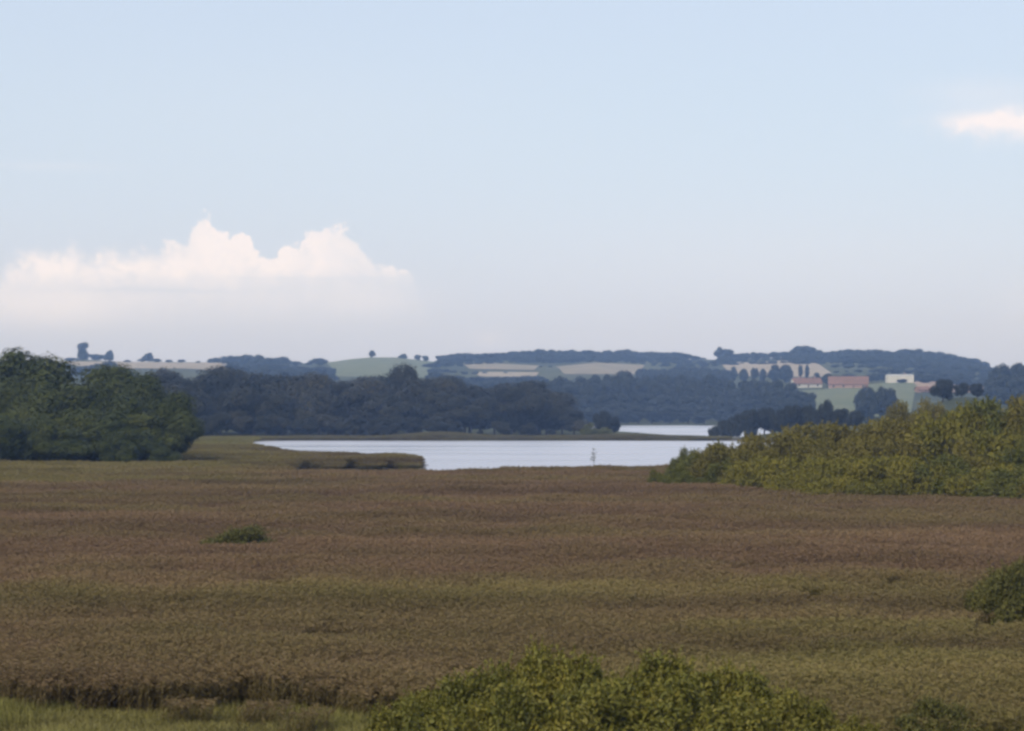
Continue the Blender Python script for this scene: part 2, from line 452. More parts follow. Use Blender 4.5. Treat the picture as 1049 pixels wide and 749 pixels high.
# ------------------------------------------------------------------ prototypes
TH = [tree_proto(10 + i, M['thicket'], 15, rad, n_leaf=12000, leaf=.30, n_lobes=17, lobe=(.24, .42), low=.04, jit=.2) for i, rad in enumerate((6.6, 7.2, 7.8, 6.2))]
WD = [tree_proto(30 + i, M['wood'], 17, rad, n_leaf=8000, leaf=.46, n_lobes=13, lobe=(.28, .48), low=.02, jit=.2) for i, rad in enumerate((7.5, 8.4, 9.0, 7.0, 8.0))]
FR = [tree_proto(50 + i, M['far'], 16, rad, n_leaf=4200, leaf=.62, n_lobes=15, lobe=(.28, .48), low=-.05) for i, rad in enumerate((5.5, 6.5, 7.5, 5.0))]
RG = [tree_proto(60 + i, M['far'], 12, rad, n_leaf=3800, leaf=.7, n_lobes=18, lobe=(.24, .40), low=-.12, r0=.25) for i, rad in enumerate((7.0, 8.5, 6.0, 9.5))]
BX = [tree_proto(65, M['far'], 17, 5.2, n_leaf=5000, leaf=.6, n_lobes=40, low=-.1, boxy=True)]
DK = [tree_proto(70 + i, M['dark'], 14, rad, n_leaf=5200, leaf=.45, n_lobes=14, lobe=(.28, .50), low=-.08) for i, rad in enumerate((5.0, 6.0, 4.5))]
WY = [shrub_proto(90 + i, M['willow_y'], 4.5, 3.2) for i in range(3)]
WO = [shrub_proto(95 + i, M['willow_o'], 6.5, 3.6, n_leaf=18000) for i in range(3)]
WG = [shrub_proto(100 + i, M['willow_g'], 6.5, 3.6, n_leaf=18000, leaf=(.28, .12)) for i in range(3)]
RB = [shrub_proto(120, M['reed_bush'], 3.6, 3.0, n_leaf=24000, leaf=(.18, .08), n_lobes=40, lobe=(.14, .24), sprays=300, spray_len=.5, up=.2, stem=.035)]
BU = [shrub_proto(110 + i, M['bush'], 3.6, 3.0, n_leaf=32000, leaf=(.17, .085), n_lobes=46, lobe=(.13, .24), sprays=380, spray_len=.42, up=.2, stem=.035) for i in range(3)]

rp = RS(500)
def wood(name, protos, px0, px1, step, sil, rows, label, group, base=None, cat='tree', jitter=2.0, wide=1.25, cap=1.5):
    """a wood: rows of single trees; rows = list of (distance, rows of the photo by which this row stays below the outline)"""
    sx = np.array(sil, float)
    for Y0, drop in rows:
        px = px0 + rp.uniform(0, step)
        while px < px1:
            st = step * rp.uniform(.75, 1.3)
            top = np.interp(px, sx[:, 0], sx[:, 1]) + drop + abs(rp.normal()) * jitter
            Y = Y0 + rp.uniform(-.012, .012) * Y0
            X = px2x(px, Y); z0 = gz(X, Y)
            h = py2z(top, Y) - z0
            if h > 1.2:
                p = protos[rp.randint(len(protos))]
                w = min(max(st / F * Y * wide * 1.35, h * .45), h * cap)
                plant(name, p, (X, Y, z0), h, w, rp.uniform(0, 6.28), label, cat, group)
            px += st

# --- left thicket
SIL_L = [(-40, 366), (0, 364), (27, 361), (50, 366), (62, 372), (80, 380), (95, 379), (120, 377), (150, 380), (160, 390), (185, 400), (192, 416), (200, 438), (208, 455), (212, 470)]
for px_, top_, w_, Y_ in [(-24, 363, 120, 374), (20, 360, 118, 372), (60, 368, 116, 372), (98, 376, 112, 370), (132, 376, 100, 370), (157, 384, 84, 366),
                          (-6, 384, 100, 350), (40, 390, 104, 348), (84, 394, 100, 348), (124, 397, 96, 348), (160, 403, 76, 346), (181, 420, 54, 344), (14, 414, 84, 340), (64, 418, 84, 339), (108, 420, 84, 339), (146, 424, 76, 339)]:
    X_ = px2x(px_, Y_); z_ = gz(X_, Y_); end_ = px_ > 150
    plant('thicket_tree', TH[rp.randint(len(TH))], (X_, Y_, z_), py2z(top_, Y_) - z_, w_ / F * Y_, rp.uniform(0, 6.28),
          'rounded dark green tree where the left thicket slopes down to the lake' if end_ else 'dense dark green broadleaf tree crowded into the thicket at the left edge of the reeds', 'tree',
          'trees at the sloping end of the left thicket' if end_ else 'trees of the left thicket')
wood('thicket_shrub', TH, -30, 202, 20, SIL_L, [(331, 62)], 'low rounded green shrub at the foot of the left thicket', 'shrubs along the foot of the left thicket', cat='shrub', wide=2.0)

# --- wood along the far shore of the lake
SIL_M = [(140, 384), (165, 379), (185, 381), (205, 378), (215, 382), (235, 381), (250, 378), (275, 384), (300, 386), (320, 384), (345, 384), (365, 384), (385, 386), (430, 387), (445, 386), (460, 388), (480, 392), (490, 398), (495, 402), (502, 394), (512, 391), (525, 392), (535, 396), (545, 391), (556, 390), (565, 397), (575, 404), (585, 413), (594, 424), (600, 440)]
wood('shore_tree', WD, 150, 585, 36, SIL_M, [(800, -2.5), (760, 1), (730, 14)], 'dark blue green tree in the wood behind the lake', 'trees of the wood behind the lake', jitter=2.0, wide=1.75)
wood('shore_shrub', WD, 200, 598, 22, SIL_M, [(706, 40)], 'low dark tree at the water side edge of the wood behind the lake', 'low trees edging the wood behind the lake', wide=2.0)
plant('shore_tree', WD[1], (px2x(406, 775), 775, gz(px2x(406, 775), 775)), py2z(374, 775) - gz(px2x(406, 775), 775), 15.5, 1.1, 'tallest dark domed tree rising above the wood behind the lake', 'tree', 'trees of the wood behind the lake')

for px_, top_, w_, Y_ in [(560, 399, 52, 742), (576, 409, 44, 736), (588, 421, 34, 728), (597, 431, 26, 722)]:
    X_ = px2x(px_, Y_); z_ = gz(X_, Y_)
    plant('shore_tree', WD[int(px_) % 5], (X_, Y_, z_), py2z(top_, Y_) - z_, w_ / F * Y_, px_ * 1.0, 'dark tree where the wood behind the lake steps down to its right end', 'tree', 'trees stepping down at the right end of the wood behind the lake')

# --- blue wood beyond the second water
SIL_B = [(545, 392), (565, 389), (575, 386), (600, 385), (620, 384), (638, 380), (650, 382), (680, 384), (700, 385), (725, 383), (740, 387), (760, 389), (775, 386), (800, 389), (815, 393), (825, 401), (834, 414), (840, 425)]
wood('woodland_tree', FR, 548, 836, 16, SIL_B, [(1330, 0), (1270, 8), (1210, 20), (1160, 32)], 'hazy blue green tree in the wood beyond the second strip of water', 'trees of the wood beyond the second water', jitter=2)

# --- ridge woods
def ridge(px0, px1, step, sil, rows, label, group, **k):
    wood('ridge_tree', RG, px0, px1, step, sil, rows, label, group, jitter=.8, cap=3.0, **k)
SIL_R = [(440, 367), (450, 364), (460, 362), (480, 361.5), (510, 361), (545, 358.5), (556, 357), (575, 358.5), (590, 358), (620, 359), (640, 358), (660, 360), (690, 360), (705, 362), (720, 366), (733, 364), (737, 356), (745, 359), (755, 362), (770, 360.5), (785, 361), (800, 360), (810, 359), (820, 355.5), (832, 356), (842, 360), (860, 358), (880, 357.5), (900, 358), (920, 358), (938, 356), (950, 358), (970, 362), (990, 366), (1010, 370), (1020, 374)]
ridge(445, 728, 9, SIL_R, [(2680, 0), (2600, 4), (2520, 8)], 'small blue tree in the long wood along the middle skyline', 'trees of the long skyline wood')
ridge(735, 1014, 10, SIL_R, [(2680, 0), (2580, 5), (2460, 9)], 'small blue tree in the hazy hill wood on the right skyline', 'trees of the right skyline wood')
ridge(850, 1015, 14, [(850, 378), (900, 376), (950, 376), (1015, 381)], [(2330, -5), (2250, 0), (2050, 7)], 'blue tree on the slope below the right skyline wood', 'trees on the slope below the right skyline')
ridge(236, 336, 12, [(236, 365), (240, 363), (262, 363), (272, 366), (285, 364.5), (298, 369), (318, 371), (325, 366), (333, 370)], [(2600, 0), (2350, 8)], 'small blue tree in the grove left of the green hill', 'trees of the grove left of the green hill')
for_rows = lambda name, *a, **k: wood(name, RG, *a, jitter=.8, cap=3.0, **k)
for_rows('grove_tree', 240, 338, 11, [(236, 374), (270, 372), (300, 374), (338, 376)], [(2200, 0), (2000, 5)], 'hazy tree on the slope below the grove left of the green hill', 'trees on the slope below the left grove')
for_rows('slope_tree', 655, 745, 11, [(655, 376), (700, 373), (745, 375)], [(2500, -5), (2000, 2), (1850, 6)], 'hazy tree filling the slope between the long skyline wood and the blue wood', 'trees filling the slope above the blue wood')
for_rows('slope_tree', 845, 1016, 12, [(845, 374), (900, 371), (960, 372), (1016, 379)], [(2420, 0), (2150, 6), (1950, 11)], 'hazy tree on the wooded slope above the farm buildings', 'trees on the wooded slope above the farm')
for_rows('hedge_tree', 440, 560, 10, [(440, 380), (480, 386), (520, 385), (560, 385)], [(1900, 0), (1750, 4)], 'hazy hedge tree seen just above the wood behind the lake', 'hedge trees just above the wood behind the lake')
ridge(436, 478, 11, [(436, 372), (455, 369), (478, 374)], [(2450, 0), (2250, 7)], 'hazy tree in the hedge right of the green hill', 'trees of the hedge right of the green hill')
ridge(664, 738, 12, [(664, 372), (700, 371), (738, 372)], [(2400, 0), (2150, 6)], 'hazy tree on the slope above the blue wood', 'trees on the slope above the blue wood')
ridge(545, 580, 9, [(545, 376), (560, 374), (580, 378)], [(2350, 0)], 'hazy tree in the hedge between two tan fields', 'trees of the hedge between two tan fields')
ridge(475, 555, 9, [(475, 380), (515, 381), (555, 381)], [(2180, 0)], 'tiny hedgerow tree below the first tan field', 'hedgerow trees below the first tan field', wide=1.0)
ridge(70, 135, 12, [(70, 377), (95, 374), (115, 368), (120, 374), (135, 378)], [(2100, 0)], 'hazy tree in front of the pale field at left', 'trees in front of the pale field at left')
ridge(118, 240, 15, [(118, 366), (135, 369), (150, 366), (165, 367.5), (185, 367.5), (205, 369), (216, 365), (240, 367)], [(2690, 0)], 'small blue tree of the thin line on the left skyline', 'trees of the thin line on the left skyline', wide=1.3)

def one(name, protos, px, top, Y, wpx, label, k=0, cat='tree', base=None, rz=0., group=None):
    X = px2x(px, Y); z0 = gz(X, Y) if base is None else base
    return plant(name, protos[k % len(protos)], (X, Y, z0), py2z(top, Y) - z0, wpx / F * Y, rz, label, cat, group)

one('ridge_tree', BX, 85, 351, 2690, 12, 'tall block shaped tree standing above the left skyline', 0)
one('ridge_tree', RG, 112, 359, 2680, 11, 'rounded tree on the skyline just right of the tall block shaped tree', 1)
one('ridge_tree', RG, 99, 363, 2690, 18, 'low flat tree between the tall block shaped tree and the rounded one', 2)
one('ridge_tree', RG, 73, 366.5, 2690, 16, 'low skyline tree left of the tall block shaped tree', 3)
one('ridge_tree', RG, 152, 361.5, 2690, 13, 'domed tree standing out of the thin line on the left skyline', 1)
one('ridge_tree', RG, 381, 359, 2690, 7, 'lone tree on the top of the green hill', 3)
one('ridge_tree', RG, 413, 362.5, 2690, 10, 'small round tree on the right shoulder of the green hill', 1)
one('ridge_tree', RG, 428, 363.5, 2690, 7, 'small tree just right of the round one on the green hill shoulder', 0)
one('ridge_tree', RG, 436, 364.5, 2690, 7, 'small tree at the skyline where the green hill meets the long wood', 2)
one('ridge_tree', RG, 737, 355.5, 2690, 8, 'pointed tree at the left end of the right skyline wood', 3)
one('ridge_tree', RG, 826, 354.5, 2680, 26, 'broad domed tree standing above the right skyline wood', 2)
# trees standing in the pale field at right
for i, (px, top, w, Y) in enumerate([(751, 376, 9, 1950), (762, 378, 10, 1930), (773, 377, 9, 1930), (781, 378, 8, 1900), (793, 374, 15, 1900), (805, 374, 16, 1900), (820, 374, 5, 1950), (826.5, 374, 5, 1950), (836, 382, 10, 1850), (848, 383, 12, 1850)]):
    lab = {6: 'left one of two slender dark trees at the right end of the pale field', 7: 'right one of two slender dark trees at the right end of the pale field'}.get(i, 'hazy bushy tree standing along the lower edge of the pale field at right')
    one('field_tree', FR, px, top, Y, w, lab, i, group='trees along the lower edge of the pale field at right')
# trees around the farms and above the willow scrub
for i, (px, top, w) in enumerate([(843, 386, 10), (870, 383, 20), (893, 384, 14), (948, 384, 18), (965, 382, 18), (985, 383, 16)]):
    one('farm_tree', FR, px, top, 1900, w, 'hazy tree behind the farm buildings', i, group='trees behind the farm buildings')
one('field_tree', FR, 888, 397, 1180, 26, 'left half of the heart shaped tree pair in the green field', 1)
one('field_tree', FR, 907, 397, 1190, 26, 'right half of the heart shaped tree pair in the green field', 2)
one('round_tree', DK, 966, 389, 830, 23, 'largest of three dark round trees above the willow scrub', 0)
one('round_tree', DK, 985, 392.5, 850, 17, 'middle one of three dark round trees above the willow scrub', 1)
one('round_tree', DK, 1001, 393, 850, 15, 'rightmost of three dark round trees above the willow scrub', 2)
for i, (px, top, w) in enumerate([(925, 408, 30), (945, 404, 34), (962, 409, 26), (915, 414, 20)]):
    one('scrub_tree', WO, px, top, 380, w * 1.7, 'brownish willow tree standing just behind the right scrub', i, group='brownish trees just behind the willow scrub')
wood('hill_tree', FR, 1016, 1075, 15, [(1012, 380), (1022, 374), (1040, 371.5), (1080, 371)], [(1500, 0), (1420, 10)], 'dark blue tree in the wood at the right edge of the hills', 'trees of the wood at the right edge')
# dark trees on the far side of the water, right of the second strip
for i, (px, top, w, Y) in enumerate([(741, 431, 16, 720), (755, 424, 16, 730), (768, 420, 18, 740), (783, 418, 20, 745), (798, 420, 18, 740), (812, 416, 22, 750), (826, 416, 16, 755), (846, 410, 14, 760), (862, 419, 18, 780), (876, 421, 16, 770), (836, 420, 22, 740)]):
    one('waterside_tree', DK, px, top, Y, w * 1.15, 'dark tree on the shore right of the second strip of water', i, group='dark trees right of the second strip of water')
one('waterside_shrub', DK, 731, 437, 700, 12, 'lowest dark shrub beside the right end of the second water', 1, cat='shrub')
# bushes at the point
one('waterside_tree', DK, 617, 421, 745, 20, 'dark spreading tree at the tip of the wood behind the lake', 1)
one('waterside_tree', DK, 628, 427, 750, 16, 'dark small tree leaning out at the end of the point', 2)
one('waterside_shrub', WG, 603, 432, 700, 18, 'pale green shrub below the dark tree on the point', 0, cat='shrub')
one('waterside_shrub', WG, 618, 437, 705, 22, 'low pale green shrub at the end of the far bank', 1, cat='shrub')

# --- willow scrub at right
def shrub_at(name, protos, px, top, Y, wpx, label, group=None, k=0, cat='shrub'):
    X = px2x(px, Y); z0 = gz(X, Y)
    h = py2z(top, Y) - z0
    return plant(name, protos[k % len(protos)], (X, Y, z0), h, wpx / F * Y, rp.uniform(0, 6.28), label, cat, group)
g_y = 'yellow green willows along the front of the scrub'
for i, (px, top, w, Y) in enumerate([(776, 472, 70, 226), (800, 462, 80, 226), (832, 462, 80, 220), (860, 468, 84, 216), (885, 462, 80, 218), (917, 460, 84, 216), (945, 466, 80, 212), (760, 479, 50, 228), (812, 482, 60, 217), (850, 486, 70, 213), (900, 486, 70, 210)]):
    shrub_at('willow_shrub', WY, px, top, Y, w, 'yellow green willow shrub along the front of the right scrub', g_y, i)
g_o = 'olive willows in the middle of the scrub'
for i, (px, top, w, Y) in enumerate([(736, 452, 56, 240), (765, 443, 66, 244), (792, 437, 70, 246), (820, 431, 74, 248), (850, 428, 78, 250), (880, 427, 78, 250), (910, 425, 80, 250), (940, 421, 80, 248), (775, 455, 60, 234), (835, 447, 70, 236), (870, 444, 70, 236), (915, 442, 76, 234)]):
    shrub_at('olive_shrub', WO, px, top, Y, w * 1.3, 'olive brown willow shrub in the middle of the right scrub', g_o, i)
g_g = 'tall green willows at the right end of the scrub'
for i, (px, top, w, Y) in enumerate([(965, 415, 84, 240), (990, 407, 84, 238), (1015, 402, 90, 236), (1045, 400, 90, 234), (1075, 402, 90, 232), (1030, 432, 84, 218), (1060, 436, 84, 214), (992, 446, 76, 216), (968, 462, 70, 212), (1005, 472, 70, 208), (1040, 474, 70, 205), (1075, 474, 70, 204)]):
    shrub_at('tall_shrub', (WG, WY, WG, WO)[i % 4], px, top, Y, w * 1.25, 'tall green willow shrub at the right end of the scrub', g_g, i)
for i, (px, top, w, Y) in enumerate([(672, 479, 28, 240), (690, 474, 40, 238), (715, 463, 46, 240), (738, 467, 50, 234), (705, 480, 40, 233), (727, 456, 60, 247), (746, 449, 60, 249)]):
    shrub_at('low_shrub', WG, px, top, Y, w, 'low green willow shrub at the lake end of the right scrub', 'low willows at the lake end of the scrub', i)
shrub_at('pale_shrub', WG, 704, 455, 262, 40, 'slim grey green willow rising against the lake at the end of the scrub', None, 1)

# --- foreground bushes
g_f = 'leafy bushes in the foreground'
for i, (px, top, w, Y) in enumerate([(520, 676, 150, 58), (585, 668, 170, 57.5), (650, 668, 190, 57), (710, 670, 180, 57), (762, 686, 160, 56.5), (470, 694, 150, 57), (430, 710, 110, 56), (812, 704, 140, 56), (850, 718, 120, 55.5), (885, 732, 90, 55), (556, 668, 150, 57.8), (620, 672, 160, 57.6), (682, 670, 170, 57.4), (738, 680, 150, 57), (492, 686, 150, 57.5), (600, 692, 200, 54.5), (690, 692, 200, 54.5), (520, 702, 180, 54), (770, 712, 170, 54)]):
    shrub_at('leafy_bush', BU, px, top - 8, Y, w * 1.1, 'leafy yellow green bush in the clump at the bottom of the foreground', g_f, i, 'bush')
shrub_at('leafy_bush', BU, 552, 650, 58.5, 130, 'highest leafy bush at the top of the foreground clump', g_f, 1, 'bush')
shrub_at('reed_bush', RB, 1036, 568, 93, 100, 'dark green bush among the reeds at the right edge', None, 2, 'bush')
shrub_at('reed_bush', RB, 955, 713, 60, 150, 'thin green bush low in the reeds at the bottom right', None, 1, 'bush')
shrub_at('green_tuft', RB, 250, 535.5, 138, 100, 'small green bush alone in the brown reeds', None, 2, 'bush')

# --- sapling standing against the lake
def sapling():
    r = RS(7); Y = 296; X = px2x(608, Y); z0 = gz(X, Y)
    o = bpy.data.objects.new('sapling', None); COL.objects.link(o); o.location = (X, Y, z0)
    tag(o, 'thin bare sapling standing at the reed edge against the lake', 'sapling')
    h = py2z(459, Y) - z0
    paths = [(np.array([[0, 0, -.2], [.05, 0, h * .5], [-.1, 0, h]]), np.array([.035, .024, .009]))]
    V = []
    for i in range(22):
        z = h * r.uniform(.5, .97); a = r.uniform(0, 6.28); l = r.uniform(.4, 1.0) * (1.25 - z / h)
        e = np.array([math.cos(a) * l, math.sin(a) * l, z + l * .7])
        paths.append((np.array([[0, 0, z], e * [.5, .5, 1] - [0, 0, l * .2], e]), np.array([.02, .014, .008])))
        k = 6; t = r.uniform(.4, 1, k)[:, None]
        P = np.array([0, 0, z]) + (e - [0, 0, z]) * t + r.normal(size=(k, 3)) * .05
        V.append(leaf_quads(P, rand_dirs(r, k), rand_dirs(r, k), np.full(k, .14), np.full(k, .07)))
    v, q = tubes(paths, 5)
    link('trunk', raw_mesh('trunk', v, q, [M['bark']]), o)
    V = np.concatenate(V); link('crown', quads_mesh('crown', V, [M['willow_g']], r.rand(len(V))), o)
sapling()

# ------------------------------------------------------------------ buildings
def box_faces(x0, x1, y0, y1, z0, z1):
    V = np.array([[x0, y0, z0], [x1, y0, z0], [x1, y1, z0], [x0, y1, z0], [x0, y0, z1], [x1, y0, z1], [x1, y1, z1], [x0, y1, z1]], float)
    Q = np.array([[0, 1, 5, 4], [1, 2, 6, 5], [2, 3, 7, 6], [3, 0, 4, 7], [4, 5, 6, 7], [3, 2, 1, 0]])
    return V, Q

def house(name, px0, px1, base, eave, ridge_, Y, wall, roof, label, rz=0., depth=9., cat='farmhouse', chimneys=(.3,), nwin=5, door=True, over=.5):
    Y = dist_at((px0 + px1) / 2, base)
    xc = px2x((px0 + px1) / 2, Y); L = (px1 - px0) / F * Y
    zb = py2z(base, Y); he = py2z(eave, Y) - zb; hr = py2z(ridge_, Y) - zb
    g = gz(xc, Y); fdn = min(g - zb - 1.0, -.5)
    o = bpy.data.objects.new(name, None); COL.objects.link(o); o.location = (xc, Y, zb); o.rotation_euler = (0, 0, rz)
    tag(o, label, cat)
    a, d = L / 2, depth / 2
    # walls with gables (one closed prism)
    V = np.array([[-a, -d, fdn], [a, -d, fdn], [a, d, fdn], [-a, d, fdn], [-a, -d, he], [a, -d, he], [a, d, he], [-a, d, he], [-a, 0, hr - .25], [a, 0, hr - .25]], float)
    faces = [(0, 1, 5, 4), (2, 3, 7, 6), (1, 2, 6, 9, 5), (3, 0, 4, 8, 7), (4, 5, 9, 8), (6, 7, 8, 9), (3, 2, 1, 0)]
    me = bpy.data.meshes.new('wall'); me.from_pydata([tuple(v) for v in V], [], faces); me.materials.append(wall); link('wall', me, o)
    # roof: two thick slabs with eaves
    ax = a + over; s = (hr - he) / d; dy = d + over; ze = he - over * s + .05; th = .28
    V = [(-ax, -dy, ze), (ax, -dy, ze), (ax, 0, hr), (-ax, 0, hr), (ax, dy, ze), (-ax, dy, ze)]
    V += [(x, y, z + th) for x, y, z in V]
    Q = [(6, 7, 8, 9), (9, 8, 10, 11), (0, 3, 2, 1), (3, 5, 4, 2), (0, 1, 7, 6), (5, 11, 10, 4), (0, 6, 9, 3), (3, 9, 11, 5), (1, 2, 8, 7), (2, 4, 10, 8)]
    me = bpy.data.meshes.new('roof'); me.from_pydata(V, [], Q); me.materials.append(roof); rf = link('roof', me, o)
    for c in chimneys:
        x = -a + 2 * a * c
        v, q = box_faces(x - .5, x + .5, -.4, .4, hr - .6, hr + 1.4); link('chimney', raw_mesh('chimney', v, q, [M['brickw']]), rf)
    n = nwin
    for i in range(n):
        x = -a + 2 * a * (i + .5) / n
        isd = door and i == n // 2
        w_, z0, z1 = (.6, 0.05, 2.2) if isd else (.7, 1.0, 2.4)
        if z1 > he - .2: z1 = he - .3
        v, q = box_faces(x - w_, x + w_, -d - .06, -d + .02, z0, z1)
        link('door' if isd else 'window', raw_mesh('opening', v, q, [M['wooddoor'] if isd else M['window']]), o)
    return o

house('farmhouse', 811, 841, 397, 393, 387.5, 1750, M['render'], M['tile'], 'low white walled farmhouse with red roof, left of the longer red roof', rz=.25, nwin=3, chimneys=(.25, .8))
house('barn', 849, 889, 398, 393.5, 386, 1760, M['brickw'], M['tile'], 'long brick barn with faded red roof left of the white house', rz=-.12, nwin=4, chimneys=(), cat='barn', depth=11)
house('white_house', 908, 935, 392.5, 385.4, 384, 1760, M['render'], M['greyroof'], 'bright white long house with shallow grey roof on the hillside', rz=.05, nwin=0, chimneys=(.7,), cat='house', over=.15)
one('garden_bush', DK, 924, 388.3, dist_at(924, 392.8), 11, 'dark round bush in front of the white house', 1, cat='bush')
house('cottage', 938, 962, 402, 399.5, 396.5, 1500, M['brickw'], M['tile'], 'small dull red roofed cottage below the white house', rz=.1, nwin=4, chimneys=(.5,), cat='cottage', depth=8)

# ------------------------------------------------------------------ reeds and grass (stuff)
def ribbon(p, width_dir, w):
    """p (n,k,3) centre lines -> quads (n*(k-1),4,3), tapering"""
    n, k, _ = p.shape
    s = width_dir[:, None, :] * w[:, :, None] * .5
    a, b = p - s, p + s
    V = np.stack([a[:, :-1], b[:, :-1], b[:, 1:], a[:, 1:]], 2)
    return V.reshape(-1, 4, 3)

def reed_patch(seed, rad=.75, n=64, h=1.42):
    r = RS(seed)
    V, mi, tone = [], [], []
    a = r.uniform(0, 6.28, n); q = np.sqrt(r.rand(n)) * rad
    b = np.stack([np.cos(a) * q, np.sin(a) * q, np.zeros(n)], 1)
    H = h * r.normal(1, .06, n)
    wind = np.array([.25, .05, 0])
    lean = r.normal(size=(n, 3)) * [.1, .1, 0] + wind * .35
    t = np.linspace(0, 1, 4)
    P = b[:, None] + lean[:, None] * (t ** 2)[None, :, None] + np.array([0, 0, 1]) * (H[:, None] * t)[:, :, None]
    sd = rand_dirs(r, n) * [1, 1, 0]; sd = nrm(sd)
    tn = np.clip(r.normal(.5, .2, n), 0, 1)
    v = ribbon(P, sd, np.full((n, 4), .016)); V.append(v); mi += [0] * len(v); tone.append(np.repeat(tn, 3))
    # leaves
    m = n * 7
    i = np.repeat(np.arange(n), 7); z = r.uniform(.25, .97, m)
    s0 = b[i] + lean[i] * (z ** 2)[:, None] + np.array([0, 0, 1]) * (H[i] * z)[:, None]
    a = r.uniform(0, 6.28, m); d = np.stack([np.cos(a), np.sin(a), np.zeros(m)], 1) + wind * 1.6
    d = nrm(d); l = r.uniform(.28, .55, m); el = r.uniform(.5, 1.1, m)
    t = np.linspace(0, 1, 4)
    P = s0[:, None] + d[:, None] * (l[:, None] * t * .75)[:, :, None] + np.array([0, 0, 1]) * (l[:, None] * (el[:, None] * t - 1.0 * t ** 2 * r.uniform(.5, 1.2, m)[:, None]))[:, :, None]
    sd = nrm(np.cross(d, [0, 0, 1.]))
    v = ribbon(P, sd, np.full((m, 1), .030) * np.array([[.8, 1.1, .8, .1]])); V.append(v); mi += [0] * len(v)
    tone.append(np.repeat(np.clip(tn[i] + r.normal(0, .15, m), 0, 1), 3))
    # drooping flower heads
    k = n * 4; i = np.repeat(np.arange(n), 4)
    s0 = b[i] + lean[i] + np.array([0, 0, 1]) * H[i][:, None] + r.normal(size=(k, 3)) * [.012, .012, .03]
    d = nrm(wind[None] * 3 + r.normal(size=(k, 3)) * [.45, .45, .2] + [0, 0, .55]); l = r.uniform(.13, .26, k)
    t = np.linspace(0, 1, 3)
    P = s0[:, None] + d[:, None] * (l[:, None] * t)[:, :, None] - np.array([0, 0, 1]) * (l[:, None] * t ** 2 * .6)[:, :, None]
    v = ribbon(P, rand_dirs(r, k), np.full((k, 1), .05) * np.array([[.5, 1.1, .15]])); V.append(v); mi += [1] * len(v)
    tone.append(np.repeat(np.clip(r.normal(.5, .22, k), 0, 1), 2))
    return quads_mesh('reed_patch', np.concatenate(V), [M['reed_leaf'], M['reed_plume']], np.concatenate(tone), np.array(mi))

def grass_patch(seed, rad=.6, n=150, h=.9):
    r = RS(seed)
    a = r.uniform(0, 6.28, n); q = np.sqrt(r.rand(n)) * rad
    b = np.stack([np.cos(a) * q, np.sin(a) * q, np.zeros(n)], 1)
    a = r.uniform(0, 6.28, n); d = np.stack([np.cos(a), np.sin(a), np.zeros(n)], 1) + np.array([.4, 0, 0])
    H = h * r.uniform(.55, 1.15, n); bend = r.uniform(.1, .7, n)
    t = np.linspace(0, 1, 5)
    P = b[:, None] + d[:, None] * (H[:, None] * bend[:, None] * t ** 2)[:, :, None] + np.array([0, 0, 1]) * (H[:, None] * (t - .35 * bend[:, None] * t ** 3))[:, :, None]
    sd = nrm(np.cross(d, [0, 0, 1.]) + r.normal(size=(n, 3)) * .3)
    v = ribbon(P, sd, np.full((n, 1), .022) * np.array([[.8, 1, .9, .6, .1]]))
    return quads_mesh('grass_patch', v, [M['grass']], np.repeat(np.clip(r.normal(.5, .22, n), 0, 1), 4))

REED = [bpy.data.objects.new('reed_patch', reed_patch(300 + i)) for i in range(7)]
GRASS = [bpy.data.objects.new('grass_patch', grass_patch(330 + i)) for i in range(5)]

def scatter_tree(name, sources):
    g = bpy.data.node_groups.new(name, 'GeometryNodeTree')
    g.interface.new_socket('Geometry', in_out='INPUT', socket_type='NodeSocketGeometry')
    g.interface.new_socket('Geometry', in_out='OUTPUT', socket_type='NodeSocketGeometry')
    N, L = g.nodes, g.links
    gi = N.new('NodeGroupInput'); go = N.new('NodeGroupOutput')
    j = N.new('GeometryNodeJoinGeometry')
    for s in sources:
        oi = N.new('GeometryNodeObjectInfo'); oi.inputs['Object'].default_value = s; oi.inputs['As Instance'].default_value = True
        L.new(oi.outputs['Geometry'], j.inputs[0])
    ip = N.new('GeometryNodeInstanceOnPoints'); ip.inputs['Pick Instance'].default_value = True
    def attr(n, t):
        a = N.new('GeometryNodeInputNamedAttribute'); a.data_type = t; a.inputs['Name'].default_value = n
        return a.outputs['Attribute']
    L.new(gi.outputs[0], ip.inputs['Points']); L.new(j.outputs[0], ip.inputs['Instance'])
    L.new(attr('vid', 'INT'), ip.inputs['Instance Index'])
    L.new(attr('scl', 'FLOAT_VECTOR'), ip.inputs['Scale'])
    cx = N.new('ShaderNodeCombineXYZ'); L.new(attr('rot', 'FLOAT'), cx.inputs['Z'])
    L.new(cx.outputs[0], ip.inputs['Rotation'])
    L.new(ip.outputs[0], go.inputs[0])
    return g
G_REED = scatter_tree('reed_scatter', REED); G_GRASS = scatter_tree('grass_scatter', GRASS)

